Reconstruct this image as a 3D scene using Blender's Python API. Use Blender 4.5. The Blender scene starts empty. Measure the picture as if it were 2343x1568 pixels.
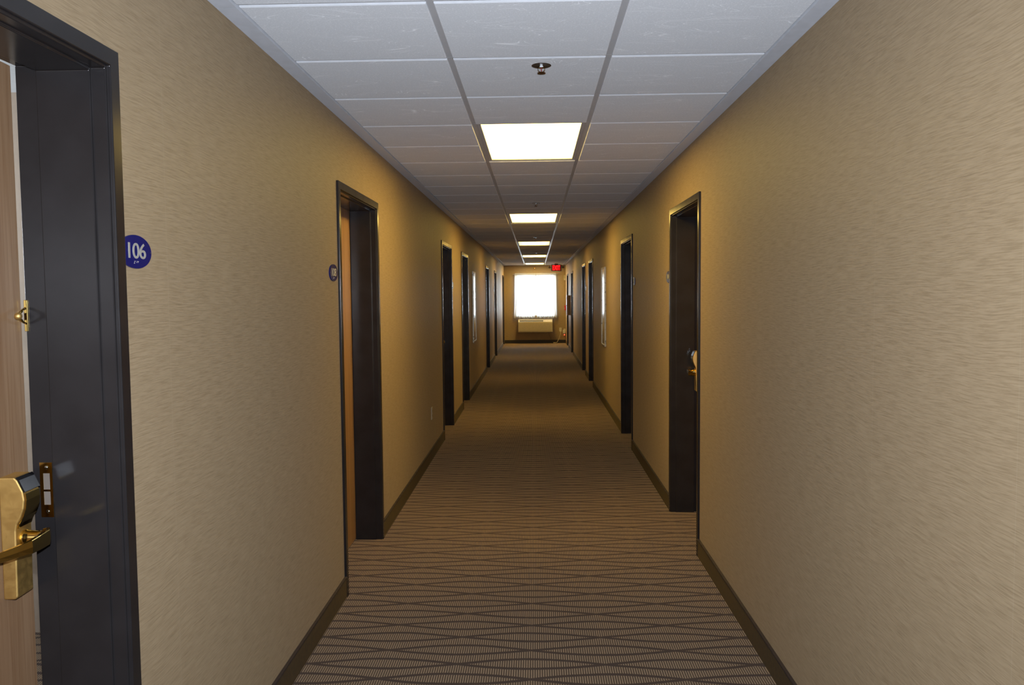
import bpy, bmesh, math, random
from mathutils import Vector, Matrix
random.seed(7)
SC = bpy.context.scene
COL = SC.collection
PI = math.pi

# ---------------------------------------------------------------- measures
F_PX = 1863.7; YAW = -0.0293; PIT = -0.0590; ROL = -0.0093
HC = 1.5415                     # camera height
ZC = 2.4458                     # ceiling tile face
XL, XR = -0.9874, 0.9457        # wall planes
YE = 25.583                     # end wall
YB = -6.0                       # corridor end behind the camera
T1, PITCH, D0 = -0.3217, 0.6096, 2.5692
T2 = T1 + PITCH
DW, DH = 1.03, 2.117            # door frame outer size
WT = 0.215                      # wall thickness
LEFT_DOORS = [(0.894, 'far'), (4.066, 'near'), (8.56, 'far'), (10.86, 'near'), (16.20, 'far'), (19.48, 'near'), (24.30, 'far')]
RIGHT_DOORS = [(4.705, 'far'), (7.955, 'near'), (13.40, 'far'), (15.42, 'near'), (20.48, 'far'), (23.40, 'near')]

# ---------------------------------------------------------------- helpers
def tag(o, label=None, cat=None, group=None, kind=None):
    if label: o['label'] = label
    if cat: o['category'] = cat
    if group: o['group'] = group
    if kind: o['kind'] = kind
    return o

def link(o, parent=None):
    COL.objects.link(o)
    if parent: o.parent = parent
    return o

def empty(name, loc=(0, 0, 0), rotz=0.0, parent=None):
    o = bpy.data.objects.new(name, None)
    o.empty_display_size = 0.1
    o.location = loc; o.rotation_euler = (0, 0, rotz)
    return link(o, parent)

def obj(name, bm, mat, parent=None, loc=None, smooth=False, bevel=None, seg=2):
    bmesh.ops.recalc_face_normals(bm, faces=bm.faces)
    me = bpy.data.meshes.new(name)
    bm.to_mesh(me); bm.free()
    mats = mat if isinstance(mat, (list, tuple)) else [mat]
    for m in mats: me.materials.append(m)
    if smooth:
        for p in me.polygons: p.use_smooth = True
    o = bpy.data.objects.new(name, me)
    if loc is not None: o.location = loc
    link(o, parent)
    if bevel:
        b = o.modifiers.new('bevel', 'BEVEL'); b.width = bevel; b.segments = seg
        b.limit_method = 'ANGLE'; b.angle_limit = math.radians(40)
    return o

def box(bm, x0, x1, y0, y1, z0, z1, mi=0):
    vs = [bm.verts.new(p) for p in ((x0, y0, z0), (x1, y0, z0), (x1, y1, z0), (x0, y1, z0),
                                    (x0, y0, z1), (x1, y0, z1), (x1, y1, z1), (x0, y1, z1))]
    for q in ((0, 3, 2, 1), (4, 5, 6, 7), (0, 1, 5, 4), (1, 2, 6, 5), (2, 3, 7, 6), (3, 0, 4, 7)):
        f = bm.faces.new([vs[i] for i in q]); f.material_index = mi
    return vs

def quad(bm, pts, mi=0):
    f = bm.faces.new([bm.verts.new(p) for p in pts]); f.material_index = mi
    return f

def prism(bm, pts, ext, mi=0):
    """closed polygon (3D points) extruded by vector ext"""
    a = [bm.verts.new(p) for p in pts]
    b = [bm.verts.new(Vector(p) + Vector(ext)) for p in pts]
    n = len(pts)
    bm.faces.new(a).material_index = mi; bm.faces.new(b[::-1]).material_index = mi
    for i in range(n):
        bm.faces.new((a[i], b[i], b[(i + 1) % n], a[(i + 1) % n])).material_index = mi

def lathe(bm, prof, axis='z', n=24, org=(0, 0, 0)):
    """prof: (r, h) list revolved about axis through org"""
    rings = []
    O = Vector(org)
    for r, h in prof:
        ring = []
        for i in range(n):
            a = 2 * PI * i / n
            c, s = r * math.cos(a), r * math.sin(a)
            p = {'z': (c, s, h), 'x': (h, c, s), 'y': (c, h, s)}[axis]
            ring.append(bm.verts.new(O + Vector(p)))
        rings.append(ring)
    for k in range(len(rings) - 1):
        for i in range(n):
            bm.faces.new((rings[k][i], rings[k][(i + 1) % n], rings[k + 1][(i + 1) % n], rings[k + 1][i]))
    bm.faces.new(rings[0]); bm.faces.new(rings[-1])

def tube(bm, pts, r, n=10):
    pts = [Vector(p) for p in pts]
    rings = []
    prev = None
    for i, p in enumerate(pts):
        t = (pts[min(i + 1, len(pts) - 1)] - pts[max(i - 1, 0)]).normalized()
        if prev is None:
            u = t.orthogonal().normalized()
        else:
            u = (prev - t * prev.dot(t)).normalized()
        prev = u
        v = t.cross(u)
        rings.append([bm.verts.new(p + (u * math.cos(2 * PI * k / n) + v * math.sin(2 * PI * k / n)) * r) for k in range(n)])
    for k in range(len(rings) - 1):
        for i in range(n):
            bm.faces.new((rings[k][i], rings[k][(i + 1) % n], rings[k + 1][(i + 1) % n], rings[k + 1][i]))
    bm.faces.new(rings[0]); bm.faces.new(rings[-1])

def spline(P, n=8):
    """Catmull-Rom through points"""
    P = [Vector(p) for p in P]; out = []
    for i in range(len(P) - 1):
        a, b, c, d = P[max(i - 1, 0)], P[i], P[i + 1], P[min(i + 2, len(P) - 1)]
        for k in range(n):
            t = k / n
            out.append(0.5 * ((2 * b) + (c - a) * t + (2 * a - 5 * b + 4 * c - d) * t * t + (3 * b - a - 3 * c + d) * t ** 3))
    out.append(P[-1]); return out

def ellipsoid(bm, c, r, nu=16, nv=10):
    geo = bmesh.ops.create_uvsphere(bm, u_segments=nu, v_segments=nv, radius=1.0)
    for v in geo['verts']:
        v.co = Vector((v.co.x * r[0], v.co.y * r[1], v.co.z * r[2])) + Vector(c)

# ---------------------------------------------------------------- node helpers
class NT:
    def __init__(s, name):
        s.m = bpy.data.materials.new(name); s.m.use_nodes = True
        s.t = s.m.node_tree; s.t.nodes.clear()
        s.out = s.t.nodes.new('ShaderNodeOutputMaterial')
    def n(s, typ, **kw):
        nd = s.t.nodes.new(typ)
        for k, v in kw.items(): setattr(nd, k, v)
        return nd
    def l(s, a, b): s.t.links.new(a, b)
    def put(s, sock, v):
        if isinstance(v, bpy.types.NodeSocket): s.l(v, sock)
        elif v is not None:
            if isinstance(v, (tuple, list)) and len(v) == 3 and sock.type == 'RGBA': v = (*v, 1)
            sock.default_value = v
    def math(s, op, a, b=None, c=None, clamp=False):
        nd = s.n('ShaderNodeMath', operation=op); nd.use_clamp = clamp
        s.put(nd.inputs[0], a)
        if b is not None: s.put(nd.inputs[1], b)
        if c is not None: s.put(nd.inputs[2], c)
        return nd.outputs[0]
    def coords(s): return s.n('ShaderNodeTexCoord').outputs['Object']
    def mapping(s, vec, scale=(1, 1, 1), loc=(0, 0, 0), rot=(0, 0, 0)):
        nd = s.n('ShaderNodeMapping'); s.l(vec, nd.inputs[0])
        nd.inputs['Scale'].default_value = scale; nd.inputs['Location'].default_value = loc; nd.inputs['Rotation'].default_value = rot
        return nd.outputs[0]
    def noise(s, vec, scale=1.0, detail=2.0, rough=0.5, dist=0.0):
        nd = s.n('ShaderNodeTexNoise'); s.l(vec, nd.inputs['Vector'])
        nd.inputs['Scale'].default_value = scale; nd.inputs['Detail'].default_value = detail
        nd.inputs['Roughness'].default_value = rough; nd.inputs['Distortion'].default_value = dist
        return nd.outputs['Fac']
    def smooth(s, v, a, b, lo=0.0, hi=1.0):
        nd = s.n('ShaderNodeMapRange', interpolation_type='SMOOTHSTEP')
        s.put(nd.inputs['Value'], v); s.put(nd.inputs['From Min'], a); s.put(nd.inputs['From Max'], b)
        s.put(nd.inputs['To Min'], lo); s.put(nd.inputs['To Max'], hi)
        return nd.outputs[0]
    def mix(s, f, a, b):
        nd = s.n('ShaderNodeMix', data_type='RGBA')
        s.put(nd.inputs[0], f); s.put(nd.inputs[6], a); s.put(nd.inputs[7], b)
        return nd.outputs[2]
    def sep(s, vec):
        nd = s.n('ShaderNodeSeparateXYZ'); s.l(vec, nd.inputs[0]); return nd.outputs
    def comb(s, x, y, z):
        nd = s.n('ShaderNodeCombineXYZ')
        for i, v in enumerate((x, y, z)): s.put(nd.inputs[i], v)
        return nd.outputs[0]
    def bump(s, h, strength=0.3, dist=0.002):
        nd = s.n('ShaderNodeBump'); s.l(h, nd.inputs['Height'])
        nd.inputs['Strength'].default_value = strength; nd.inputs['Distance'].default_value = dist
        return nd.outputs[0]
    def bsdf(s, col, rough=0.5, metal=0.0, normal=None, spec=None, coat=None, emis=None, estr=0.0, sheen=None, drough=None):
        b = s.n('ShaderNodeBsdfPrincipled')
        s.put(b.inputs['Base Color'], col); s.put(b.inputs['Roughness'], rough); s.put(b.inputs['Metallic'], metal)
        if normal is not None: s.l(normal, b.inputs['Normal'])
        if spec is not None: b.inputs['Specular IOR Level'].default_value = spec
        if coat is not None: b.inputs['Coat Weight'].default_value = coat; b.inputs['Coat Roughness'].default_value = 0.15
        if emis is not None: s.put(b.inputs['Emission Color'], emis); s.put(b.inputs['Emission Strength'], estr)
        if drough is not None: b.inputs['Diffuse Roughness'].default_value = drough
        if sheen is not None: b.inputs['Sheen Weight'].default_value = sheen
        s.l(b.outputs[0], s.out.inputs[0])
        return s.m

def wear(name, col, rough=0.5, metal=0.0, amt=0.06, scale=30.0, spec=None, bump=0.0, coat=None, drough=None):
    """plain painted / moulded material with a little unevenness"""
    t = NT(name); c = t.coords()
    n = t.noise(c, scale, 3.0)
    k = t.smooth(n, 0.3, 0.7, 1 - amt, 1 + amt)
    mul = t.n('ShaderNodeVectorMath', operation='SCALE'); mul.inputs[0].default_value = col; t.l(k, mul.inputs['Scale'])
    r = t.smooth(n, 0.3, 0.7, rough * 0.9, rough * 1.1)
    return t.bsdf(mul.outputs[0], r, metal, t.bump(n, bump, 0.001) if bump else None, spec, coat, drough=drough)

# ---------------------------------------------------------------- materials
def mat_wallpaper():
    t = NT('wallpaper'); c = t.coords(); x, y, z = t.sep(c)
    # gentle sway of the combed lines
    sway = t.noise(t.comb(t.math('ADD', x, y), z, 0.0), 2.2, 2.0)
    u = t.math('ADD', x, y)
    zz = t.math('ADD', z, t.math('MULTIPLY', t.math('SUBTRACT', sway, 0.5), 0.035))
    n1 = t.noise(t.comb(t.math('MULTIPLY', u, 11.0), 0.0, t.math('MULTIPLY', zz, 270.0)), 1.0, 3.0, 0.6)
    n2 = t.noise(t.comb(t.math('MULTIPLY', u, 26.0), 3.0, t.math('MULTIPLY', zz, 640.0)), 1.0, 2.0, 0.6)
    s = t.math('ADD', t.math('MULTIPLY', n1, 0.65), t.math('MULTIPLY', n2, 0.35))
    col = t.mix(t.smooth(s, 0.36, 0.60), WALL_DARK, WALL_LIGHT)
    # dark flecks and pale flecks
    col = t.mix(t.smooth(n1, 0.66, 0.74, 0, 0.22), col, (0.4620, 0.3920, 0.2940))
    col = t.mix(t.smooth(n1, 0.36, 0.28, 0, 0.30), col, (0.1680, 0.1260, 0.0735))
    # paper seams every 0.69 m
    fr = t.math('FRACT', t.math('DIVIDE', t.math('ADD', u, 0.2), 0.69))
    seam = t.math('LESS_THAN', fr, 0.0025)
    col = t.mix(t.math('MULTIPLY', seam, 0.12), col, (0.5040, 0.4480, 0.3500))
    return t.bsdf(col, 0.56, 0.0, t.bump(s, 0.38, 0.0014), 0.42, drough=0.6)

def mat_carpet():
    t = NT('carpet'); c = t.coords(); x, y, z = t.sep(c)
    P = 0.2667
    wob = t.noise(t.comb(t.math('MULTIPLY', x, 3.0), t.math('MULTIPLY', y, 5.0), 0.0), 1.0, 1.0)
    yy = t.math('ADD', y, t.math('MULTIPLY', t.math('SUBTRACT', wob, 0.5), 0.018))
    ph = t.math('MULTIPLY', t.math('ADD', x, 0.03), PI / 0.62)
    def fam(off, fn):
        a = t.math('DIVIDE', t.math('SUBTRACT', yy, 3.447 + off), P)
        tt = t.math('ABSOLUTE', t.math('SUBTRACT', t.math('FRACT', t.math('ADD', a, 0.5)), 0.5))
        ss = t.math('ABSOLUTE', t.math('MULTIPLY', t.math(fn, ph), 1 / 6.0))
        return t.math('MULTIPLY', t.math('ABSOLUTE', t.math('SUBTRACT', tt, ss)), P)
    d = t.math('MINIMUM', fam(0.0, 'SINE'), fam(P / 2, 'COSINE'))
    edge = t.noise(c, 90.0, 2.0)
    d = t.math('ADD', d, t.math('MULTIPLY', t.math('SUBTRACT', edge, 0.5), 0.006))
    line = t.smooth(d, 0.0078, 0.0118, 1.0, 0.0)
    # cut-and-loop ribs running along the corridor
    rib = t.math('SINE', t.math('MULTIPLY', t.math('ADD', x, t.math('MULTIPLY', edge, 0.0012)), 2 * PI / 0.0098))
    tuft = t.noise(t.comb(t.math('MULTIPLY', x, 100.0), t.math('MULTIPLY', y, 200.0), 0.0), 1.0, 2.0)
    ribm = t.smooth(rib, -0.5, 0.55)
    pile = t.noise(c, 420.0, 2.0)
    light = t.mix(tuft, (0.2520, 0.1750, 0.1085), (0.3500, 0.2590, 0.1715))
    dark = t.mix(pile, (0.0595, 0.0385, 0.0245), (0.0980, 0.0665, 0.0434))
    base = t.mix(ribm, dark, light)
    lcol = t.mix(pile, (0.0450, 0.0300, 0.0235), (0.0850, 0.0580, 0.0450))
    col = t.mix(line, base, lcol)
    h = t.math('ADD', t.math('MULTIPLY', t.math('MULTIPLY', ribm, t.math('SUBTRACT', 1.0, line)), 0.7), t.math('MULTIPLY', pile, 0.5))
    return t.bsdf(col, 0.92, 0.0, t.bump(h, 0.5, 0.003), 0.15, sheen=0.05, drough=1.0)

def mat_tile():
    t = NT('ceiling_tile'); c = t.coords(); x, y, z = t.sep(c)
    w = t.noise(t.comb(t.math('MULTIPLY', x, 2.2), t.math('MULTIPLY', y, 2.2), 0.0), 1.0, 1.0)
    n = t.noise(t.comb(t.math('MULTIPLY', x, 1.7), t.math('ADD', t.math('MULTIPLY', y, 9.5), t.math('MULTIPLY', w, 1.6)), 0.0), 1.0, 1.0, 0.35)
    def ridge(lv, wd):
        return t.smooth(t.math('ABSOLUTE', t.math('SUBTRACT', n, lv)), 0.0, wd, 1.0, 0.0)
    mask = t.smooth(t.noise(t.comb(t.math('MULTIPLY', x, 5.5), t.math('MULTIPLY', y, 11.0), 4.0), 1.0, 1.0), 0.49, 0.60)
    rg = None
    for lv in (0.38, 0.40, 0.475, 0.50, 0.515, 0.585, 0.61):
        q = ridge(lv, 0.0032); rg = q if rg is None else t.math('MAXIMUM', rg, q)
    lines = t.math('MULTIPLY', rg, mask)
    sp = t.noise(c, 260.0, 3.0, 0.8)
    sp2 = t.noise(t.comb(t.math('MULTIPLY', x, 120.0), t.math('MULTIPLY', y, 330.0), 0.0), 1.0, 2.0)
    base = t.mix(sp, (0.44, 0.45, 0.466), (0.69, 0.70, 0.72))
    base = t.mix(t.smooth(sp2, 0.58, 0.70, 0, 0.8), base, (0.80, 0.81, 0.83))
    col = t.mix(t.math('MULTIPLY', lines, 0.60), base, (0.90, 0.91, 0.93))
    h = t.math('ADD', sp, t.math('MULTIPLY', lines, 0.25))
    return t.bsdf(col, 0.85, 0.0, t.bump(h, 0.35, 0.0014), 0.2, drough=1.0)

def mat_wood(name, c1, c2, c3, rough=0.4):
    t = NT(name); c = t.coords()
    m = t.mapping(c, (38.0, 38.0, 1.1))
    w = t.noise(t.mapping(c, (6, 6, 0.5)), 1.0, 2.0)
    g = t.noise(m, 1.0, 5.0, 0.65, 0.6)
    g2 = t.noise(t.mapping(c, (300, 300, 6)), 1.0, 2.0, 0.6)
    col = t.mix(t.smooth(g, 0.35, 0.65), c1, c2)
    col = t.mix(t.smooth(g2, 0.5, 0.75, 0, 0.45), col, c3)
    col = t.mix(t.smooth(w, 0.4, 0.7, 0, 0.3), col, c3)
    return t.bsdf(col, rough, 0.0, t.bump(g2, 0.12, 0.0006), 0.4)

def mat_brass(name, col, rough):
    t = NT(name); c = t.coords()
    n = t.noise(c, 60.0, 3.0)
    return t.bsdf(t.mix(n, col, tuple(v * 0.94 for v in col)), t.smooth(n, 0.3, 0.7, rough * 0.92, rough * 1.1), 1.0)

def mat_emit(name, col, strength, tex=None):
    t = NT(name)
    e = t.n('ShaderNodeEmission'); e.inputs[0].default_value = (*col, 1); e.inputs[1].default_value = strength
    t.l(e.outputs[0], t.out.inputs[0]); return t.m

def mat_lens(name, col, strength):
    """glowing prismatic lens: two tubes behind it make it brighter along its middle"""
    t = NT(name); c = t.coords(); x, y, z = t.sep(c)
    f = t.smooth(t.math('ABSOLUTE', x), 0.16, 0.285, 1.0, 0.72)
    g = t.smooth(t.math('ABSOLUTE', y), 0.50, 0.60, 1.0, 0.6)
    k = t.math('MULTIPLY', f, g)
    tint = t.mix(k, tuple(v * w for v, w in zip(col, (1.0, 0.95, 0.82))), col)
    e = t.n('ShaderNodeEmission'); t.l(tint, e.inputs[0]); 
    # prismatic lens throws its light mostly downward
    gm = t.n('ShaderNodeNewGeometry'); dt = t.n('ShaderNodeVectorMath', operation='DOT_PRODUCT')
    t.l(gm.outputs['Incoming'], dt.inputs[0]); t.l(gm.outputs['Normal'], dt.inputs[1])
    cs = t.math('POWER', t.math('ABSOLUTE', dt.outputs['Value']), 1.0)
    ix, iy, iz = t.sep(gm.outputs['Incoming'])
    # linear prisms: wide spread sideways, cut off along the corridor
    tr_ = t.math('DIVIDE', t.math('ABSOLUTE', iy), t.math('ADD', t.math('ABSOLUTE', ix), 0.25))
    az = t.smooth(tr_, 0.30, 1.35, 1.0, 0.42)
    k2 = t.math('MULTIPLY', az, t.math('MULTIPLY_ADD', cs, -0.30, 1.0))
    t.l(t.math('MULTIPLY', t.math('MULTIPLY', k, k2), strength), e.inputs[1])
    t.l(e.outputs[0], t.out.inputs[0]); return t.m

def mat_sheer():
    t = NT('sheer_curtain'); c = t.coords()
    weave = t.noise(t.mapping(c, (900, 900, 300)), 1.0, 1.0)
    tr = t.n('ShaderNodeBsdfTransparent')
    tl = t.n('ShaderNodeBsdfTranslucent'); tl.inputs[0].default_value = (0.90, 0.92, 0.95, 1)
    df = t.n('ShaderNodeBsdfDiffuse'); df.inputs[0].default_value = (0.86, 0.87, 0.88, 1)
    a = t.n('ShaderNodeMixShader'); a.inputs[0].default_value = 0.42
    t.l(tl.outputs[0], a.inputs[1]); t.l(df.outputs[0], a.inputs[2])
    b = t.n('ShaderNodeMixShader'); t.l(t.smooth(weave, 0.3, 0.7, 0.80, 0.90), b.inputs[0])
    t.l(tr.outputs[0], b.inputs[1]); t.l(a.outputs[0], b.inputs[2])
    t.l(b.outputs[0], t.out.inputs[0]); return t.m

def mat_glass(name='window_glass'):
    t = NT(name)
    tr = t.n('ShaderNodeBsdfTransparent'); tr.inputs[0].default_value = (0.96, 0.98, 0.97, 1)
    gl = t.n('ShaderNodeBsdfGlossy'); gl.inputs['Roughness'].default_value = 0.02
    fr = t.n('ShaderNodeFresnel'); fr.inputs[0].default_value = 1.45
    m = t.n('ShaderNodeMixShader'); t.l(fr.outputs[0], m.inputs[0]); t.l(tr.outputs[0], m.inputs[1]); t.l(gl.outputs[0], m.inputs[2])
    t.l(m.outputs[0], t.out.inputs[0]); return t.m

def mat_print():
    """abstract pale botanical print"""
    t = NT('art_print'); c = t.coords()
    n = t.noise(t.mapping(c, (5, 5, 5)), 1.0, 5.0, 0.6, 1.2)
    n2 = t.noise(t.mapping(c, (16, 16, 9)), 1.0, 3.0, 0.6, 0.5)
    col = t.mix(t.smooth(n, 0.42, 0.60), (0.52, 0.49, 0.42), (0.30, 0.27, 0.20))
    col = t.mix(t.smooth(n2, 0.55, 0.65, 0, 0.6), col, (0.72, 0.70, 0.64))
    return t.bsdf(col, 0.22, 0.0, t.bump(n, 0.25, 0.004), 0.6, coat=0.6)

WALL_DARK = (0.2520, 0.1834, 0.1064); WALL_LIGHT = (0.3325, 0.2492, 0.1512)
LAMP = (1.0, 0.665, 0.15)
M = dict(
    tile_edge=wear('tile_flashlit_edge', (0.80, 0.82, 0.86), 0.7, amt=0.03, drough=0.5),  # whiter than the tile face: flash light put into the edge colour
    paper=mat_wallpaper(), carpet=mat_carpet(), tile=mat_tile(),
    tee=wear('grid_enamel', (0.40, 0.40, 0.41), 0.34, amt=0.0, spec=0.4, drough=0.8),
    trim=wear('moulding_enamel', (0.46, 0.475, 0.51), 0.42, amt=0.04, drough=1.0),
    frame=wear('frame_paint', (0.023, 0.021, 0.022), 0.22, amt=0.10, scale=9.0, spec=0.36, bump=0.03),
    base=wear('carpet_base', (0.0945, 0.0686, 0.0364), 0.85, amt=0.22, scale=60.0, bump=0.3),
    bind=wear('base_binding', (0.0434, 0.0336, 0.0406), 0.6),
    base_dark=wear('dark_vinyl_base', (0.02, 0.016, 0.013), 0.5),
    oak=mat_wood('oak_leaf', (0.3010, 0.1715, 0.0875), (0.3920, 0.2450, 0.1400), (0.2310, 0.1190, 0.0595)),
    brass=mat_brass('polished_brass', (0.83, 0.58, 0.17), 0.13),
    brassm=mat_brass('satin_brass', (0.86, 0.58, 0.20), 0.50),
    pocket=wear('pale_pocket', (0.24, 0.20, 0.17), 0.35),
    chrome=mat_brass('chrome', (0.72, 0.74, 0.76), 0.12),
    copper=mat_brass('dark_bronze', (0.30, 0.17, 0.09), 0.30),
    bronze=wear('bronze_cup', (0.055, 0.035, 0.022), 0.35),
    black=wear('black_plastic', (0.008, 0.008, 0.009), 0.12, spec=0.6),
    blue=wear('blue_acrylic', (0.0012, 0.010, 0.165), 0.22, amt=0.05, spec=0.3),
    numeral=wear('cream_numeral', (0.4900, 0.4760, 0.4200), 0.45),
    white=wear('white_plastic', (0.5460, 0.5320, 0.5040), 0.4, amt=0.03),
    cream=wear('cream_plastic', (0.4340, 0.3850, 0.2800), 0.45, amt=0.03),
    acbody=wear('almond_metal', (0.4200, 0.3850, 0.3010), 0.42, amt=0.04),
    acdark=wear('grille_dark', (0.04, 0.03, 0.022), 0.5),
    red=wear('alarm_red', (0.42, 0.015, 0.012), 0.35),
    brown=wear('brown_laminate', (0.26, 0.16, 0.11), 0.45, amt=0.12),
    roomwall=wear('room_plaster', (0.4200, 0.3290, 0.2520), 0.8, amt=0.03, bump=0.1),
    roomceil=wear('room_ceiling_paint', (0.72, 0.74, 0.76), 0.8, amt=0.02),
    shell=wear('plain_plaster', (0.2450, 0.2310, 0.2100), 0.9),
    vinyl=wear('window_vinyl', (0.78, 0.78, 0.76), 0.4),
    pframe=wear('picture_frame_silver', (0.42, 0.38, 0.32), 0.3, metal=0.6),
    sheer=mat_sheer(), glass=mat_glass(), art=mat_print(),
    exitred=mat_emit('exit_letters', (1.0, 0.012, 0.012), 3.0),
    exitbloom=mat_emit('exit_panel_bloom', (1.0, 0.012, 0.008), 0.45),
    exitbody=wear('exit_housing', (0.03, 0.022, 0.022), 0.4),
    ledred=mat_emit('red_pilot_light', (1.0, 0.07, 0.03), 5.0),
)

# ---------------------------------------------------------------- setting: floor, walls, ceiling
def structure(name, bm, mat, label, cat, parent=None, **kw):
    o = obj(name, bm, mat, parent, **kw)
    if parent is None: tag(o, label, cat, kind='structure')
    return o

XO = 3.6
bm = bmesh.new(); quad(bm, ((-XO, YB, 0), (XO, YB, 0), (XO, YE + .2, 0), (-XO, YE + .2, 0)))
structure('floor', bm, M['carpet'], 'tan ribbed carpet with dark crossing wavy lines running down the corridor', 'floor')

def side_wall(name, xp, sgn, doors, label):
    """plane facing the corridor at xp, body WT thick away from it, pierced for doors"""
    bm = bmesh.new(); m = 0.012
    x0, x1 = sorted((xp, xp + sgn * (WT - 0.004)))
    y = YB
    for d, s in doors:
        box(bm, x0, x1, y, d + m, 0, 2.62)
        box(bm, x0, x1, d + m, d + DW - m, DH - m, 2.62)
        y = d + DW - m
    box(bm, x0, x1, y, YE, 0, 2.62)
    return structure(name, bm, M['paper'], label, 'wall')
side_wall('wall_left', XL, -1, LEFT_DOORS, 'long left corridor wall in tan combed wallpaper with seven doorways')
side_wall('wall_right', XR, 1, RIGHT_DOORS, 'long right corridor wall in tan combed wallpaper with six doorways')

WX0, WX1, WZ0, WZ1 = -0.61, 0.61, 0.87, 2.12
bm = bmesh.new()
box(bm, -XO, WX0, YE, YE + .2, 0, 2.62); box(bm, WX1, XO, YE, YE + .2, 0, 2.62)
box(bm, WX0, WX1, YE, YE + .2, 0, WZ0); box(bm, WX0, WX1, YE, YE + .2, WZ1, 2.62)
structure('wall_end', bm, M['paper'], 'short end wall of the corridor around the curtained window', 'wall')
bm = bmesh.new(); box(bm, -XO, XO, YB - .1, YB, 0, 2.62)
structure('wall_back', bm, M['paper'], 'wall closing the corridor behind the camera', 'wall')
# outer shell of the guest rooms on both sides, plus an unseen opening added to light the near room
LIGHT_HOLE = (2.7, 3.1, 1.5, 1.95)
bm = bmesh.new()
box(bm, XO, XO + .1, YB - .1, YE + .2, 0, 2.62)
box(bm, -XO - .1, -XO, YB - .1, LIGHT_HOLE[0], 0, 2.62); box(bm, -XO - .1, -XO, LIGHT_HOLE[1], YE + .2, 0, 2.62)
box(bm, -XO - .1, -XO, LIGHT_HOLE[0], LIGHT_HOLE[1], 0, LIGHT_HOLE[2]); box(bm, -XO - .1, -XO, LIGHT_HOLE[0], LIGHT_HOLE[1], LIGHT_HOLE[3], 2.62)
structure('wall_exterior', bm, M['shell'], 'outer walls of the guest rooms beyond the corridor', 'wall')
bm = bmesh.new(); box(bm, -XO - .1, XO + .1, YB - .1, YE + .2, 2.62, 2.7)
structure('ceiling_slab', bm, M['shell'], 'slab above the suspended corridor ceiling', 'ceiling')
# the guest room seen through the gap of the nearest left door
bm = bmesh.new(); box(bm, -XO, XL - WT + .004, 3.62, 3.74, 0, 2.46); box(bm, -XO, XL - WT + .004, -0.2, -0.1, 0, 2.46)
structure('wall_room', bm, M['roomwall'], 'beige plaster wall of the guest room seen through the nearest door gap', 'wall')
bm = bmesh.new(); box(bm, -XO, XL - WT + .004, -0.2, 3.74, 2.46, 2.5)
structure('ceiling_room', bm, M['roomceil'], 'white guest room ceiling glimpsed over the nearest door gap', 'ceiling')

# ceiling: tiles (tegular drop) + grid tees
LIGHT_K = [3, 11, 19, 27, 35]
TIN_L, TIN_R = XL + 0.0645, XR - 0.0635
bm = bmesh.new()
cols = [(TIN_L + .003, T1 - .012), (T1 + .012, T2 - .012), (T2 + .012, TIN_R - .003)]
k = -15
while D0 + k * PITCH < YE:
    ya, yb = D0 + k * PITCH + .012, min(D0 + (k + 1) * PITCH - .012, YE - .03)
    for ci, (xa, xb) in enumerate(cols):
        if ci == 1 and any(k in (q, q + 1) for q in LIGHT_K): continue
        if yb - ya > .02:
            # bottom face slightly smaller than top: chamfered reveal edge
            c = 0.0025; z0, z1 = ZC, ZC + .0085
            lo = [bm.verts.new(p) for p in ((xa + c, ya + c, z0), (xb - c, ya + c, z0), (xb - c, yb - c, z0), (xa + c, yb - c, z0))]
            mi = [bm.verts.new(p) for p in ((xa, ya, z0 + c), (xb, ya, z0 + c), (xb, yb, z0 + c), (xa, yb, z0 + c))]
            hi = [bm.verts.new(p) for p in ((xa, ya, z1), (xb, ya, z1), (xb, yb, z1), (xa, yb, z1))]
            bm.faces.new(lo)
            for A, B in ((lo, mi), (mi, hi)):
                for i in range(4): bm.faces.new((A[i], A[(i + 1) % 4], B[(i + 1) % 4], B[i])).material_index = 1
    k += 1
ceil = structure('ceiling', bm, [M['tile'], M['tile_edge']], 'suspended corridor ceiling of crinkled white tiles in a grey grid', 'ceiling')
bm = bmesh.new()
zt = ZC + .0072
for x in (T1, T2): box(bm, x - .0125, x + .0125, YB, YE, zt, zt + .0012); box(bm, x - .003, x + .003, YB, YE, zt + .0012, zt + .04)
k = -15
while D0 + k * PITCH < YE:
    y = D0 + k * PITCH
    for xa, xb in ((TIN_L, T1 - .0125), (T1 + .0125, T2 - .0125), (T2 + .0125, TIN_R)):
        if xa > T1 and xb < T2 and any(k == q + 1 for q in LIGHT_K): continue
        box(bm, xa, xb, y - .012, y + .012, zt, zt + .0012)
    if k % 2:   # overlapped end clips of the cross tees
        for x in (T1, T2): box(bm, x - .0130, x + .0130, y - .0015, y + .0015, zt - .0008, zt)
    k += 1
obj('ceiling_grid', bm, M['tee'], ceil)
# plenum cover above the tiles so no light falls between them
bm = bmesh.new()
for xa, xb in ((XL, T1 - .0125), (T2 + .0125, XR)): box(bm, xa, xb, YB, YE, ZC + .010, ZC + .014)
obj('tile_backing', bm, M['tee'], ceil)
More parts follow.
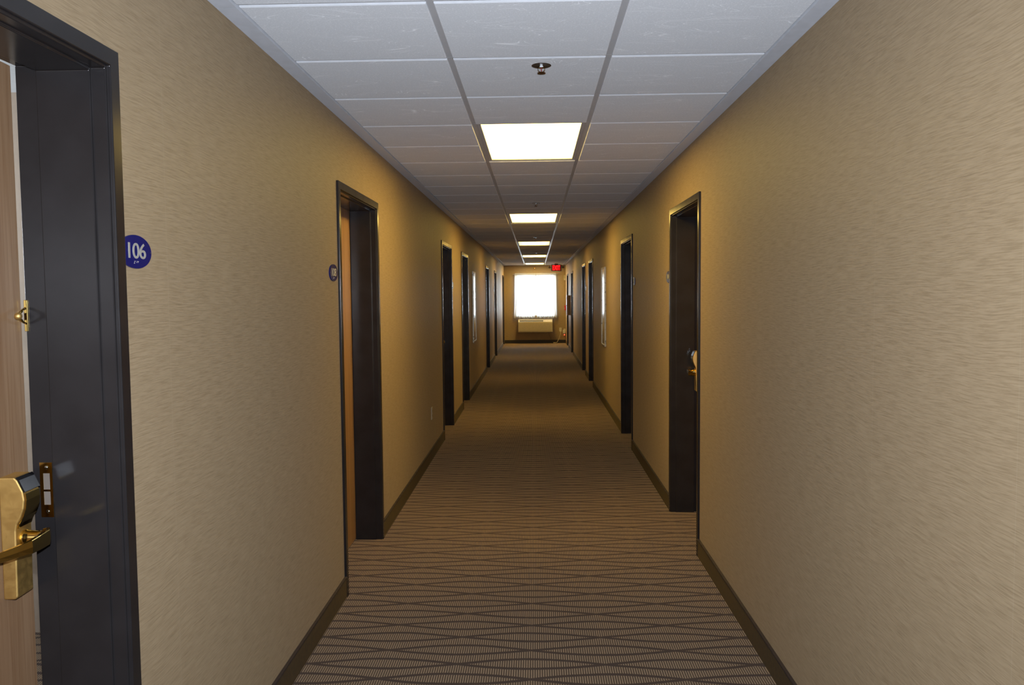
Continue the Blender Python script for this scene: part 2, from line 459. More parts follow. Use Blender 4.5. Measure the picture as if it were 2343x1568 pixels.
# wall mouldings
def moulding(name, xa, xb, label):
    bm = bmesh.new()
    y = YB
    seg = 3.05
    y = D0 - 3 * seg
    while y < YE:
        box(bm, min(xa, xb), max(xa, xb), max(y, YB), min(y + seg - .0012, YE), ZC - .006, ZC + .012)
        y += seg
    structure(name, bm, M['trim'], label, 'trim', bevel=.0012)
moulding('trim_1', XL, TIN_L, 'grey angle moulding where the ceiling meets the left wall')
moulding('trim_2', XR, TIN_R, 'grey angle moulding where the ceiling meets the right wall')
bm = bmesh.new(); box(bm, TIN_L, TIN_R, YE - .025, YE, ZC - .004, ZC + .012)
structure('trim_3', bm, M['trim'], 'grey angle moulding where the ceiling meets the end wall', 'trim', bevel=.0012)

# baseboards
def baseboard(name, xp, sgn, doors, label):
    bm = bmesh.new(); bb = bmesh.new()
    segs = []; y = YB
    for d, s in doors: segs.append((y, d)); y = d + DW
    segs.append((y, YE))
    for a, b in segs:
        if b - a < .01: continue
        x0, x1 = sorted((xp, xp - sgn * .010))
        box(bm, x0, x1, a, b, 0, .101)
        x0, x1 = sorted((xp, xp - sgn * .013))
        box(bb, x0, x1, a, b, .101, .1065)
    o = structure(name, bm, M['base'], label, 'baseboard')
    obj('top_binding', bb, M['bind'], o)
baseboard('baseboard_left', XL, -1, LEFT_DOORS, 'olive carpet baseboard with dark bound edge along the left wall')
baseboard('baseboard_right', XR, 1, RIGHT_DOORS, 'olive carpet baseboard with dark bound edge along the right wall')
bm = bmesh.new(); box(bm, XL, XR, YE - .012, YE, 0, .105)
structure('baseboard_end', bm, M['base_dark'], 'nearly black baseboard across the end wall', 'baseboard', bevel=.002)

# ---------------------------------------------------------------- doors
PROFILE = [(0.0, -.0005), (-.012, -.0005), (-.012, .040), (-.0035, .0405), (-.0035, .0465), (.0305, .0465), (.0305, .0525),
           (.157, .0525), (.157, .036), (WT, .036), (WT, 0.0)]

def door(n, side, d, hand, label, ajar=0.0):
    """side -1 left wall, +1 right wall; hand: which jamb carries the lock, as seen from the camera"""
    xp = XL if side < 0 else XR
    root = empty('door_%d' % n, (xp, d, 0)); tag(root, label, 'door', kind='structure')
    def P(w, u, z): return (side * w, u, z)          # local: w into the wall, u down the corridor
    lk = (lambda u: DW - u) if hand == 'far' else (lambda u: u)      # u measured from the lock jamb
    # frame: mitred sweep of the profile
    bm = bmesh.new(); st = []
    for w, s in PROFILE:
        st.append([bm.verts.new(P(w, s, 0)), bm.verts.new(P(w, s, DH - s)), bm.verts.new(P(w, DW - s, DH - s)), bm.verts.new(P(w, DW - s, 0))])
    for a, b in zip(st[:-1], st[1:]):
        for i in range(3): bm.faces.new((a[i], a[i + 1], b[i + 1], b[i]))
    obj('door_frame', bm, M['frame'], root, bevel=.0024, seg=3)
    # leaf, hung on an empty-free pivot: its own origin is the hinge line
    s0 = .043; wl, th = (.160, .050) if side < 0 else (.179, .034)
    hinge_u = lk(DW - s0)                             # hinge jamb
    sg = 1 if hand == 'far' else -1                   # leaf runs from hinge toward lock in +u if far
    lw = DW - 2 * s0
    bm = bmesh.new()
    def Lp(w, t, z): return (side * (w - WT), sg * t, z - .014)      # local to the hinge line at w = WT
    xs = sorted((side * (wl - WT), side * (wl + th - WT))); ys = sorted((0, sg * lw))
    box(bm, xs[0], xs[1], ys[0], ys[1], .008, DH - .0370)
    leaf = obj('door_leaf', bm, M['oak'], root, bevel=.0015)
    leaf.location = (side * WT, hinge_u, 0)
    leaf.rotation_euler = (0, 0, -side * sg * math.radians(ajar))
    # lock case on the leaf (profile w over z), brass
    tc = lw - .088; hw = .0325
    prof = [(0, .879), (.026, .879), (.031, .884), (.033, 1.035), (.036, 1.050), (.045, 1.066), (.052, 1.085), (.0545, 1.105), (.052, 1.124), (.040, 1.150), (.034, 1.157), (0, 1.157)]
    bm = bmesh.new()
    prism(bm, [Lp(wl - p, tc - hw, z) for p, z in prof], Vector((0, sg * 2 * hw, 0)))
    lock = obj('lock_case', bm, M['brassm'], leaf, bevel=.003, seg=3)
    # curved polished cover on the front of the case
    bm = bmesh.new()
    fr = [(.0335, 1.040), (.037, 1.050), (.046, 1.066), (.053, 1.085), (.0555, 1.104), (.0535, 1.120)]
    n2 = [(p + .002, z) for p, z in fr]
    prism(bm, [Lp(wl - p, tc - hw + .005, z) for p, z in fr + n2[::-1]], Vector((0, sg * (2 * hw - .008), 0)))
    obj('lock_cover', bm, M['brass'], leaf, smooth=False, bevel=.0008)
    bm = bmesh.new()
    fr = [(.0535, 1.122), (.0415, 1.149), (.0370, 1.156)]; n2 = [(p + .003, z + .0015) for p, z in fr]
    prism(bm, [Lp(wl - p, tc - hw + .001, z) for p, z in fr + n2[::-1]], Vector((0, sg * (2 * hw - .001), 0)))
    obj('card_reader_window', bm, M['black'], leaf, bevel=.0008)
    bm = bmesh.new()
    lathe(bm, [(.0045, 0), (.0045, .002), (.002, .003)], 'x', 16, (0, 0, 0))
    for v in bm.verts: v.co = Vector(Lp(wl - .033 - v.co.x, tc + v.co.y, 1.046 + v.co.z))
    obj('screw', bm, M['brass'], leaf, smooth=True)
    # lever: round hub then a flat bar bent back toward the hinge
    bm = bmesh.new()
    lathe(bm, [(.0185, .030), (.0185, .040), (.0165, .043), (.0160, .058), (.0160, .066), (.0155, .074)], 'x', 24)
    for v in bm.verts: v.co = Vector(Lp(wl - v.co.x, tc + v.co.y, 1.012 + v.co.z))
    obj('lever_hub', bm, M['brass'], leaf, smooth=True, bevel=.001)
    bm = bmesh.new()
    path = [(.066, .024), (.079, .017), (.086, 0.0), (.088, -.040), (.088, -.076), (.077, -.112), (.060, -.158)]   # (protrusion, along leaf)
    hh = [.013, .0170, .0175, .0165, .0150, .0125, .0105]
    tk = .0045
    ring = []
    for (p, t_), h in zip(path, hh):
        ring.append([bm.verts.new(Lp(wl - p + o, tc + t_ , 1.012 + z)) for o, z in ((-tk, -h), (-tk * 1.25, 0), (-tk, h), (tk, h), (tk, -h))])
    for a, b in zip(ring[:-1], ring[1:]):
        for i in range(5): bm.faces.new((a[i], a[(i + 1) % 5], b[(i + 1) % 5], b[i]))
    bm.faces.new(ring[0]); bm.faces.new(ring[-1])
    obj('lever', bm, M['brass'], leaf, bevel=.0015)
    if n == 1:
        # strike plate on the rabbet of the lock jamb
        w0, w1, z0, z1 = .167, .197, 1.020, 1.152
        bm = bmesh.new(); t = .0015; uf = DW - .036
        hz = [(z0, z0 + .030), (z0 + .062, z0 + .067), (z1 - .026, z1)]
        for q, (a, b) in enumerate(hz): box(bm, *sorted((side * (w0 + (.006 if q == 1 else 0)), side * (w1 - (.008 if q == 1 else 0)))), uf - t, uf, a, b)
        for wa, wb in ((w0, w0 + .006), (w1 - .008, w1)): box(bm, *sorted((side * wa, side * wb)), uf - t, uf, z0 + .030, z1 - .026)
        sp = obj('strike_plate', bm, M['brass'], root)
        bm = bmesh.new(); 
        for a, b in ((z0 + .030, z0 + .062), (z0 + .067, z1 - .026)): box(bm, *sorted((side * (w0 + .006), side * (w1 - .008))), uf - .0006, uf, a, b)
        obj('latch_pocket', bm, M['pocket'], sp)
        for zc in (z0 + .014, z1 - .012):
            bm = bmesh.new()
            lathe(bm, [(.0045, 0), (.0042, -.0018), (.001, -.0024)], 'y', 16, (side * (w0 + .013), uf - t, zc))
            obj('screw', bm, M['chrome'], sp, smooth=True)
        # swing-bar door guard on the room side edge of the frame
        g = bmesh.new(); uj = DW - .036; zc = 1.502
        box(g, *sorted((side * (WT - .006), side * (WT + .001))), uj - .005, uj - .0005, zc - .037, zc + .037)
        gp = obj('door_guard', g, M['brass'], root, bevel=.001)
        g = bmesh.new()
        for dz in (-.018, .018): tube(g, [(side * (WT - .003), uj - .004, zc + dz), (side * (WT - .008), uj - .022, zc + dz * .8), (side * (WT - .013), uj - .045, zc + dz * .25)], .003, 10)
        obj('guard_bracket', g, M['brass'], gp, smooth=True)
        g = bmesh.new(); ellipsoid(g, (side * (WT - .0145), uj - .050, zc), (.0085, .0085, .0085)); obj('guard_ball', g, M['brassm'], gp, smooth=True)
    return root

door(1, -1, *LEFT_DOORS[0], label='nearest left door standing ajar, oak leaf with brass lever lock in charcoal frame', ajar=3.75)
L_LAB = ['second door on the left, charcoal frame and orange-lit oak leaf beside sign 108',
         'third door on the left, just past the low wall outlet',
         'fourth door on the left, just before the left framed picture',
         'fifth door on the left, first one past the framed picture',
         'sixth door on the left, charcoal frame near the corridor end',
         'last door on the left, tight against the end wall corner']
for i, (dd, lab) in enumerate(zip(LEFT_DOORS[1:], L_LAB)): door(2 + i, -1, *dd, label=lab)
R_LAB = ['nearest door on the right, charcoal frame with brass lever glimpsed in its recess',
         'second door on the right, just before the right framed picture',
         'third door on the right, first one past the right framed picture',
         'fourth door on the right, close beyond the third',
         'fifth door on the right, just before the brown wall cabinet',
         'last door on the right, partly hidden by the brown wall cabinet']
for i, (dd, lab) in enumerate(zip(RIGHT_DOORS, R_LAB)): door(8 + i, 1, *dd, label=lab)

# ---------------------------------------------------------------- room signs
def text_mesh(body, size, depth, sx=1.0, offset=0.0):
    cu = bpy.data.curves.new('numerals', 'FONT'); cu.body = body; cu.size = size; cu.extrude = depth
    cu.align_x = 'CENTER'; cu.align_y = 'CENTER'; cu.offset = offset; cu.resolution_u = 8; cu.space_character = 0.92
    o = bpy.data.objects.new('numerals', cu); COL.objects.link(o)
    dg = bpy.context.evaluated_depsgraph_get(); dg.update()
    me = bpy.data.meshes.new_from_object(o.evaluated_get(dg))
    bpy.data.objects.remove(o); bpy.data.curves.remove(cu)
    xs = [v.co.x for v in me.vertices]; ys = [v.co.y for v in me.vertices]
    cx, cy = (min(xs) + max(xs)) / 2, (min(ys) + max(ys)) / 2
    for v in me.vertices: v.co = Vector(((v.co.x - cx) * sx, v.co.y - cy, v.co.z))
    return me, (max(xs) - min(xs)) * sx, max(ys) - min(ys)

def room_sign(side, y, label, number=None):
    xp = XL if side < 0 else XR
    # local frame: x along the plate to the reader's right, y up, z out of the wall
    rot = Matrix(((0, 0, 1), (1, 0, 0), (0, 1, 0))) if side < 0 else Matrix(((0, 0, -1), (-1, 0, 0), (0, 1, 0)))
    root = empty('room_sign', (xp, y, 1.655)); root.rotation_euler = rot.to_euler()
    tag(root, label, 'sign', group='oval room number signs beside the doors')
    bm = bmesh.new(); n = 48
    rings = []
    for sc, z in ((1.0, 0), (1.0, .0035), (.985, .0048)):
        rings.append([bm.verts.new((.080 * sc * math.cos(2 * PI * i / n), .0415 * sc * math.sin(2 * PI * i / n), z)) for i in range(n)])
    for a, b in zip(rings[:-1], rings[1:]):
        for i in range(n): bm.faces.new((a[i], a[(i + 1) % n], b[(i + 1) % n], b[i]))
    bm.faces.new(rings[0]); bm.faces.new(rings[-1])
    obj('sign_plate', bm, M['blue'], root)
    if number:
        me, w, h = text_mesh(number, .05, .0006, 1.0, .0003)
        sy = .0385 / h; sx = .088 / w
        for v in me.vertices: v.co = Vector((v.co.x * sx + .004, v.co.y * sy + .0025, v.co.z + .0052))
        me.materials.append(M['numeral'])
        link(bpy.data.objects.new('numerals', me), root)
        # braille line under the number
        bm = bmesh.new()
        for q, dots in enumerate({'106': [(0, 0), (1, 0), (1, 1), (1, 2), (0, 2)], '108': [(0, 0), (1, 0), (1, 1), (0, 2)]}[number][:5]): pass
        cells = [[(1, 2), (1, 1), (0, 0), (1, 0)][:4], [(0, 2)], [(0, 1), (1, 2)], [(0, 2), (1, 2), (0, 1)]]
        x0 = -.013
        for cell in cells:
            for cx, cy in cell:
                lathe(bm, [(.0011, 0), (.0009, .0006), (.0003, .0009)], 'z', 8, (x0 + cx * .0024, -.0285 + cy * .0024, .0048))
            x0 += .0066
        obj('braille', bm, M['numeral'], root)
    else:
        bm = bmesh.new()
        for cx in (-.030, 0, .030): lathe(bm, [(.011, .0048), (.011, .0056)], 'z', 16, (cx, 0, 0))
        for v in bm.verts: v.co.y = v.co.y * 1.7 + .002
        obj('numerals', bm, M['numeral'], root)
    for sx in (-1, 1):
        bm = bmesh.new(); lathe(bm, [(.0016, .0045), (.0014, .0058), (.0004, .0062)], 'z', 10, (sx * .072, 0, 0))
        obj('screw', bm, M['chrome'], root)
    return root
room_sign(-1, 1.990, 'blue oval sign with raised cream number 106 beside the nearest left door', '106')
room_sign(-1, 3.962, 'blue oval sign with cream number 108 before the second left door', '108')
room_sign(-1, 9.70, 'pale-glinting oval sign just past the third left door')
room_sign(-1, 17.36, 'tiny oval sign just past the fifth left door')
room_sign(-1, 19.38, 'tiny oval sign just before the sixth left door')
room_sign(1, 5.826, 'oval sign with pale numerals peeking past the nearest right door')
room_sign(1, 7.835, 'oval sign just before the second right door')
room_sign(1, 15.30, 'tiny oval sign just before the fourth right door')

# ---------------------------------------------------------------- ceiling lights
L_LABELS = ['largest glowing ceiling light, nearest the camera, past the chrome sprinkler',
            'second glowing ceiling light down the corridor from the camera',
            'third glowing ceiling light, middle of the row and yellowest',
            'fourth glowing ceiling light, second from the window end',
            'farthest glowing ceiling light, close above the end wall and exit sign']
STR = [1.0, 1.0, 0.62, 0.9, 1.9]
lx0, lx1 = T1 + .0125, T2 - .0125
for i, kq in enumerate(LIGHT_K):
    yc = D0 + (kq + 1) * PITCH; xc = (T1 + T2) / 2
    root = empty('ceiling_light', (xc, yc, ZC)); tag(root, L_LABELS[i], 'ceiling light', group='recessed fluorescent ceiling lights')
    hx, hy = (lx1 - lx0) / 2, PITCH - .0125
    bm = bmesh.new()
    z0, z1 = .0075, .020
    for a in (-1, 1):
        box(bm, *sorted((a * hx, a * (hx - .022))), -hy, hy, z0, z1)
        box(bm, -(hx - .022), hx - .022, *sorted((a * hy, a * (hy - .014))), z0, z1)
    obj('light_frame', bm, M['tee'], root, bevel=.0015)
    bm = bmesh.new(); box(bm, -(hx - .020), hx - .020, -(hy - .012), hy - .012, .0125, .0145)
    obj('light_lens', bm, mat_lens('lens_glow_%s' % 'abcde'[i], LAMP if i != 2 else (1.0, 0.62, 0.14), 30.5 * STR[i]), root)
    bm = bmesh.new(); box(bm, -hx, hx, -hy, hy, .021, .10)
    obj('light_housing', bm, M['tee'], root)

# ---------------------------------------------------------------- sprinklers
SPR = [(.030, 3.288, 'chrome sprinkler head hanging in the tile before the nearest ceiling light'),
       (.012, 8.18, 'small sprinkler head just before the second ceiling light'),
       (.012, 13.05, 'tiny sprinkler head just before the third ceiling light'),
       (.018, 18.0, 'tiny sprinkler head just before the fourth ceiling light'),
       (.018, 23.3, 'tiny sprinkler head just before the farthest ceiling light')]
def make_sprinkler():
    root = empty('fire_sprinkler')
    bm = bmesh.new(); lathe(bm, [(.0390, .001), (.0390, -.0025), (.036, -.0032), (.023, -.0008), (.012, -.0006)], 'z', 40)
    obj('escutcheon', bm, M['bronze'], root, smooth=True)
    bm = bmesh.new(); lathe(bm, [(.010, .004), (.010, -.006), (.0135, -.008), (.0135, -.014), (.008, -.015)], 'z', 6)
    obj('sprinkler_body', bm, M['chrome'], root)
    bm = bmesh.new()
    for s in (-1, 1): tube(bm, [(s * .0125, 0, -.008), (s * .0135, 0, -.020), (s * .0125, 0, -.028), (s * .004, 0, -.038), (0, 0, -.040)], .0017, 8)
    obj('frame_arms', bm, M['chrome'], root, smooth=True)
    bm = bmesh.new(); lathe(bm, [(.0014, -.014), (.0018, -.020), (.0018, -.030), (.0012, -.036)], 'z', 12)
    obj('glass_bulb', bm, M['red'], root, smooth=True)
    bm = bmesh.new(); lathe(bm, [(.005, -.037), (.014, -.040), (.0165, -.0415), (.0165, -.0430), (.012, -.0425), (.003, -.0465)], 'z', 24)
    obj('deflector', bm, M['copper'], root)
    for ch in root.children: 
        for v in ch.data.vertices: v.co.z *= .68
    return root
sp0 = make_sprinkler()
for i, (x, y, lab) in enumerate(SPR):
    if i == 0: o = sp0
    else:
        o = sp0.copy(); COL.objects.link(o)
        for ch in list(sp0.children):
            c = ch.copy(); COL.objects.link(c); c.parent = o
    o.location = (x, y, ZC)
    tag(o, lab, 'sprinkler', group='fire sprinkler heads along the ceiling')

# ---------------------------------------------------------------- framed pictures
def picture(side, y0, y1, z0, z1, label):
    xp = XL if side < 0 else XR
    root = empty('framed_picture', (xp, (y0 + y1) / 2, z0)); tag(root, label, 'picture', group='tall framed pictures on the corridor walls')
    w = (y1 - y0) / 2; h = z1 - z0; s = -side
    bm = bmesh.new()
    def bx(a, b, c, d, e, f): box(bm, *sorted((s * a, s * b)), c, d, e, f)
    fw = .022
    bx(.0, .022, -w, -w + fw, 0, h); bx(.0, .022, w - fw, w, 0, h)
    bx(.0, .022, -w + fw, w - fw, 0, fw); bx(.0, .022, -w + fw, w - fw, h - fw, h)
    obj('picture_frame', bm, M['pframe'], root, bevel=.002)
    bm = bmesh.new(); bx(.002, .014, -w + fw, w - fw, fw, h - fw)
    obj('art_panel', bm, M['art'], root)
    return root
picture(-1, 12.72, 13.28, .79, 1.905, 'tall framed picture with shiny mottled print on the left wall')
picture(1, 10.97, 11.53, .825, 1.90, 'tall framed picture with pale mottled print on the right wall')

# ---------------------------------------------------------------- wall outlets
def outlet(loc, rotz, label):
    """local: y out of the wall, x sideways"""
    root = empty('wall_outlet', loc, rotz); tag(root, label, 'outlet', group='white wall outlets')
    bm = bmesh.new(); box(bm, -.036, .036, 0, .006, -.058, .058); obj('cover_plate', bm, M['white'], root, bevel=.002)
    for z in (-.022, .022):
        bm = bmesh.new(); lathe(bm, [(.0165, .005), (.0165, .0085), (.015, .009)], 'y', 24, (0, 0, z)); so = obj('socket', bm, M['cream'], root)
        bm = bmesh.new()
        for x in (-.006, .006): box(bm, x - .001, x + .001, .0088, .0096, z - .004, z + .005)
        obj('slot', bm, M['black'], so)
    return root
outlet((XL, 7.60, .43), -PI / 2, 'white outlet low on the left wall between second and third doors')
outlet((.775, YE, .425), PI, 'outlet on the end wall right of the air conditioner')

# ---------------------------------------------------------------- window with sheer curtains
win = empty('window_1', (0, YE, WZ0)); tag(win, 'white vinyl window behind the sheer curtains at the corridor end', 'window', kind='structure')
bm = bmesh.new(); fy0, fy1 = .07, .15; hz = WZ1 - WZ0
for a, b, c, d in ((WX0, WX0 + .04, 0, hz), (WX1 - .04, WX1, 0, hz), (WX0 + .04, WX1 - .04, 0, .04), (WX0 + .04, WX1 - .04, hz - .04, hz), (-.022, .022, .04, hz - .04)):
    box(bm, a, b, fy0, fy1, c, d)
obj('window_frame', bm, M['vinyl'], win, bevel=.003)
for a, b in ((WX0 + .04, -.022), (.022, WX1 - .04)):
    bm = bmesh.new(); box(bm, a, b, .108, .112, .04, hz - .04); obj('window_pane', bm, M['glass'], win)
bm = bmesh.new(); box(bm, WX0 + .001, WX1 - .001, .0, .07, -.0, .018); obj('window_sill', bm, M['vinyl'], win, bevel=.002)

def curtain(xa, xb, xa2, xb2, seed, label):
    rnd = random.Random(seed)
    root = empty('sheer_curtain', ((xa + xb) / 2, YE - .075, 2.18)); tag(root, label, 'curtain', group='white sheer curtains at the end window')
    ox = (xa + xb) / 2
    nx, nz = 120, 26
    ph = [rnd.uniform(0, 6.3) for _ in range(4)]
    bm = bmesh.new(); g = []
    for j in range(nz + 1):
        v = j / nz; z = -(2.183 - .80) * v
        row = []
        for i in range(nx + 1):
            u = i / nx
            x = (xa + (xb - xa) * u) * (1 - v) + (xa2 + (xb2 - xa2) * u) * v - ox
            amp = .010 + .018 * v
            y = amp * math.sin(u * 2 * PI * 9 + ph[0] + .5 * math.sin(u * 7 + ph[1])) + .35 * amp * math.sin(u * 2 * PI * 19 + ph[2]) * (1 - .5 * v)
            x += .006 * math.sin(u * 2 * PI * 9 + ph[3])
            zz = z
            if j == 0: zz += .008 * math.sin(u * 2 * PI * 14 + ph[1])
            if j == nz: zz += .012 * math.sin(u * 2 * PI * 5 + ph[2])
            row.append(bm.verts.new((x, y, zz)))
        g.append(row)
    for j in range(nz):
        for i in range(nx): bm.faces.new((g[j][i], g[j][i + 1], g[j + 1][i + 1], g[j + 1][i]))
    o = obj('curtain_panel', bm, M['sheer'], root, smooth=True)
    s = o.modifiers.new('thickness', 'SOLIDIFY'); s.thickness = .0006
    bm = bmesh.new()                                   # gathered heading round the rod
    g = []
    for j, (dz, dy) in enumerate(((.012, .010), (.014, -.012), (-.010, -.020), (-.035, -.016))):
        row = []
        for i in range(nx + 1):
            u = i / nx; x = xa + (xb - xa) * u - ox
            row.append(bm.verts.new((x, dy + .006 * math.sin(u * 2 * PI * 26 + ph[0]), dz + .004 * math.sin(u * 2 * PI * 23 + ph[1]) + (.004 if j < 2 else 0))))
        g.append(row)
    for j in range(3):
        for i in range(nx): bm.faces.new((g[j][i], g[j][i + 1], g[j + 1][i + 1], g[j + 1][i]))
    o = obj('curtain_heading', bm, M['sheer'], root, smooth=True)
    s = o.modifiers.new('thickness', 'SOLIDIFY'); s.thickness = .0006
    return root
curtain(-.645, .012, -.685, -.018, 3, 'left sheer white curtain panel glowing over the end window')
curtain(.018, .645, .045, .680, 11, 'right sheer white curtain panel glowing over the end window')
bm = bmesh.new(); tube(bm, [(-.70, YE, 2.165), (-.70, YE - .030, 2.165), (.70, YE - .030, 2.165), (.70, YE, 2.165)], .004, 10)
tag(obj('curtain_rod', bm, M['vinyl'], None), 'slim white rod carrying the two sheer curtains', 'curtain rod')

# ---------------------------------------------------------------- wall air conditioner
ac = empty('air_conditioner', (-.01, YE, .352)); tag(ac, 'almond through-wall air conditioner below the curtained window', 'air conditioner')
w, h = .535, .405
bm = bmesh.new()
prof = [(0, 0), (-.185, 0), (-.205, .012), (-.222, .30), (-.215, .322), (-.150, .385), (-.06, h), (0, h)]
prism(bm, [(-w, y, z) for y, z in prof], (2 * w, 0, 0))
obj('cabinet', bm, M['acbody'], ac, bevel=.006)
bm = bmesh.new()                                       # raised rim round the discharge slot
def on_slope(x, t, lift):                              # t along the sloped top front, 0 low .. 1 high
    y = -.215 + (.065) * t; z = .322 + .063 * t
    return (x, y - lift * .70, z + lift * .72)
def slope_box(bm, xa, xb, ta, tb, l0, l1):
    a = [bm.verts.new(on_slope(x, t, l0)) for x, t in ((xa, ta), (xb, ta), (xb, tb), (xa, tb))]
    b = [bm.verts.new(on_slope(x, t, l1)) for x, t in ((xa, ta), (xb, ta), (xb, tb), (xa, tb))]
    bm.faces.new(a[::-1]); bm.faces.new(b)
    for i in range(4): bm.faces.new((a[i], a[(i + 1) % 4], b[(i + 1) % 4], b[i]))
slope_box(bm, -w + .01, .28, .02, .16, 0, .008); slope_box(bm, -w + .01, .28, .80, .98, 0, .008)
slope_box(bm, -w + .01, -w + .045, .16, .80, 0, .008); slope_box(bm, .25, .28, .16, .80, 0, .008)
obj('grille_rim', bm, M['white'], ac)
bm = bmesh.new(); slope_box(bm, -w + .045, .25, .16, .80, .0004, .0015); gr = obj('air_grille', bm, M['acdark'], ac)
bm = bmesh.new()
for i in range(34): x = -w + .055 + i * .0225; slope_box(bm, x, x + .004, .18, .78, .0015, .005)
obj('grille_louvres', bm, M['acdark'], gr)
bm = bmesh.new(); slope_box(bm, .30, w - .015, .04, .96, 0, .006); obj('control_door', bm, M['white'], ac)
bm = bmesh.new(); box(bm, -w + .02, w - .02, -.2235, -.2195, .035, .040); obj('panel_seam', bm, M['acdark'], ac)
bm = bmesh.new()
tube(bm, spline([(.41, YE - .10, .350), (.425, YE - .08, .25), (.47, YE - .05, .14), (.52, YE - .04, .065), (.56, YE - .05, .012)], 6), .004, 8)
tag(obj('power_cord', bm, M['acdark'], None), 'thin dark cord trailing from under the air conditioner to the floor', 'cord')
bm = bmesh.new()
tube(bm, spline([(.775, YE - .014, .41), (.775, YE - .05, .36), (.77, YE - .06, .28), (.75, YE - .06, .20), (.70, YE - .07, .10), (.66, YE - .08, .030), (.60, YE - .09, .018), (.56, YE - .12, .012)], 6), .009, 8)
cd = obj('extension_cord', bm, M['cream'], None); tag(cd, 'cream cord dropping from the end wall outlet to a plug on the floor', 'cord')
bm = bmesh.new(); box(bm, .545, .625, YE - .15, YE - .09, .004, .032); obj('cord_plug', bm, M['cream'], cd, bevel=.006)

# plug-in night light with red glow, right corner
nl = empty('night_light', (.905, YE, .34)); tag(nl, 'white plug-in unit with glowing red light low in the right end corner', 'night light')
bm = bmesh.new(); box(bm, -.055, .035, -.09, 0, -.035, .075); obj('unit_body', bm, M['white'], nl, bevel=.012)
bm = bmesh.new(); box(bm, -.03, .032, -.075, -.01, .075, .11); obj('unit_cap', bm, M['white'], nl, bevel=.008)
bm = bmesh.new(); ellipsoid(bm, (-.008, -.075, -.075), (.014, .014, .017)); obj('glowing_bulb', bm, M['ledred'], nl, smooth=True)
bm = bmesh.new(); box(bm, -.03, .02, -.085, -.02, -.058, -.035); obj('bulb_socket', bm, M['white'], nl, bevel=.004)

# fire alarm pull, cream notifier, small cap, brown cabinet
pa = empty('fire_alarm_pull', (XR, 25.46, 1.03)); tag(pa, 'red fire alarm pull box beside the last right door', 'fire alarm')
bm = bmesh.new(); box(bm, -.045, 0, -.055, .055, 0, .155); obj('alarm_box', bm, M['red'], pa, bevel=.005)
bm = bmesh.new(); box(bm, -.055, -.045, -.035, .035, .05, .075); obj('pull_handle', bm, M['white'], pa, bevel=.002)
nt = empty('alarm_strobe', (.925, YE, 1.97)); tag(nt, 'cream alarm strobe high on the end wall by the right corner', 'alarm strobe')
bm = bmesh.new(); box(bm, -.04, .018, -.045, 0, 0, .155); obj('strobe_housing', bm, M['cream'], nt, bevel=.006)
bm = bmesh.new(); box(bm, -.028, .008, -.06, -.045, -.0, .05); obj('strobe_lens', bm, M['white'], nt, bevel=.004)
sn = empty('wall_sensor', (-.022, YE, 2.348)); tag(sn, 'small dark round cap on the end wall above the curtains', 'sensor')
bm = bmesh.new(); lathe(bm, [(.030, 0), (.030, -.012), (.022, -.018)], 'y', 24); obj('sensor_base', bm, M['exitbody'], sn)
bm = bmesh.new(); lathe(bm, [(.012, -.018), (.012, -.045), (.018, -.047), (.018, -.05)], 'y', 16); obj('sensor_nozzle', bm, M['copper'], sn)
cb = empty('wall_cabinet', (XR, 22.15, .965)); tag(cb, 'brown surface-mounted cabinet on the right wall before the last door', 'cabinet')
bm = bmesh.new(); box(bm, -.078, 0, 0, .62, 0, .535); obj('cabinet_body', bm, M['brown'], cb, bevel=.006)
bm = bmesh.new(); box(bm, -.094, -.079, -.004, .624, -.012, .547); dr = obj('cabinet_door', bm, M['brown'], cb, bevel=.003)
bm = bmesh.new(); ellipsoid(bm, (-.102, .05, .27), (.010, .010, .010)); obj('knob', bm, M['copper'], dr, smooth=True)

# ---------------------------------------------------------------- exit sign
ex = empty('exit_sign', (.628, 24.45, ZC - .006)); tag(ex, 'red glowing EXIT sign hanging from the ceiling before the end window', 'exit sign')
bm = bmesh.new(); lathe(bm, [(.05, .004), (.05, -.014), (.04, -.022)], 'z', 24)
for v in bm.verts: v.co.x *= 1.1
obj('ceiling_canopy', bm, M['exitbody'], ex)
bm = bmesh.new(); box(bm, -.155, .155, -.022, .022, -.215, -.022); obj('sign_housing', bm, M['exitbody'], ex, bevel=.006)
bm = bmesh.new(); box(bm, -.122, .122, -.0245, -.022, -.195, -.038); obj('bloom_panel', bm, M['exitbloom'], ex)  # dim red panel added as the bloom around the letters
me, tw, th_ = text_mesh('EXIT', .2, .0008, 1.0, .0035)
for v in me.vertices: v.co = Vector((v.co.x * .222 / tw, -.0262 - v.co.z, v.co.y * .135 / th_ - .1165))
me.materials.append(M['exitred']); link(bpy.data.objects.new('exit_letters', me), ex)
for s in (-1, 1):
    bm = bmesh.new(); lathe(bm, [(.012, 0), (.030, -.02), (.034, -.05), (.030, -.056)], 'y', 20, (s * .200, .02, -.10))
    obj('lamp_head', bm, M['exitbody'], ex, smooth=False)
    bm = bmesh.new(); box(bm, *sorted((s * .150, s * .19)), -.008, .008, -.108, -.092); obj('lamp_arm', bm, M['exitbody'], ex)

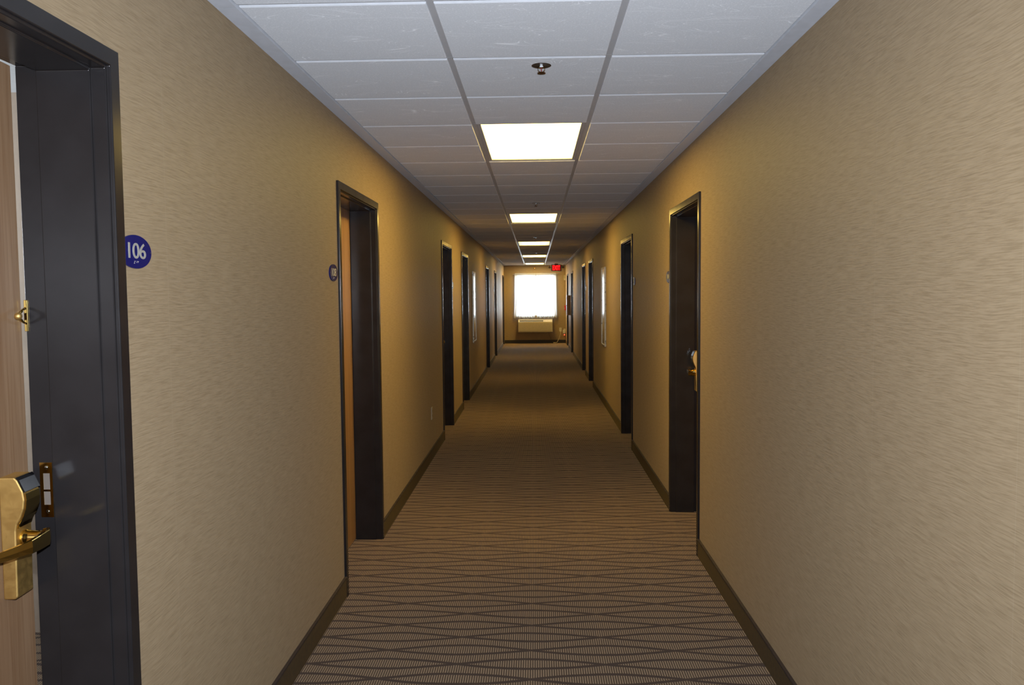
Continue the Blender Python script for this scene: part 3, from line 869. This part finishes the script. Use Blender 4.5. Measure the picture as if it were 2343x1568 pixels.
# ---------------------------------------------------------------- light
W = bpy.data.worlds.new('sky'); SC.world = W; W.use_nodes = True
bg = W.node_tree.nodes['Background']; bg.inputs[0].default_value = (0.80, 0.90, 1.0, 1); bg.inputs[1].default_value = 85.0
def portal(loc, rot, sx, sy):
    l = bpy.data.lights.new('sky_portal', 'AREA'); l.shape = 'RECTANGLE'; l.size = sx; l.size_y = sy
    l.cycles.is_portal = True
    o = bpy.data.objects.new('sky_portal', l); o.location = loc; o.rotation_euler = rot; COL.objects.link(o)
portal((0, YE + .16, (WZ0 + WZ1) / 2), (-PI / 2, 0, 0), WX1 - WX0, WZ1 - WZ0)
portal((-XO - .05, (LIGHT_HOLE[0] + LIGHT_HOLE[1]) / 2, (LIGHT_HOLE[2] + LIGHT_HOLE[3]) / 2), (0, -PI / 2, 0), LIGHT_HOLE[3] - LIGHT_HOLE[2], LIGHT_HOLE[1] - LIGHT_HOLE[0])  # sky sampling at the added room opening

# camera and its flash
cy, sy = math.cos(YAW), math.sin(YAW); cp, sp_ = math.cos(PIT), math.sin(PIT); cr, sr = math.cos(ROL), math.sin(ROL)
fwd = Vector((sy, cy, 0)); right = Vector((cy, -sy, 0)); up = Vector((0, 0, 1))
Fv = fwd * cp + up * sp_; Uv = -fwd * sp_ + up * cp
Rv = right * cr + Uv * sr; Uv2 = -right * sr + Uv * cr
mw = Matrix((Rv, Uv2, -Fv)).transposed().to_4x4(); mw.translation = (0, 0, HC)
cam = bpy.data.cameras.new('camera'); cam.sensor_fit = 'HORIZONTAL'; cam.sensor_width = 36; cam.lens = F_PX / 2343 * 36
cam.clip_start = .05; cam.clip_end = 200
co = bpy.data.objects.new('camera', cam); co.matrix_world = mw; COL.objects.link(co); SC.camera = co
fl = bpy.data.lights.new('camera_flash', 'SPOT'); fl.energy = 285; fl.color = (0.82, 0.89, 1.0)
fl.shadow_soft_size = .018; fl.spot_size = math.radians(134); fl.spot_blend = 1.0
fo = bpy.data.objects.new('camera_flash', fl); m2 = mw.copy(); m2.translation = Vector((0, 0, HC)) + Uv2 * .09; fo.matrix_world = m2; COL.objects.link(fo)

# ---------------------------------------------------------------- render look
SC.view_settings.view_transform = 'Standard'; SC.view_settings.look = 'None'
SC.view_settings.exposure = 0.0; SC.view_settings.gamma = 1.0; SC.view_settings.use_curve_mapping = False
cyc = SC.cycles
cyc.use_denoising = True; cyc.max_bounces = 8; cyc.diffuse_bounces = 5; cyc.glossy_bounces = 4; cyc.transparent_max_bounces = 12
cyc.sample_clamp_indirect = 4.0; cyc.caustics_reflective = False; cyc.caustics_refractive = False; cyc.blur_glossy = 0.5
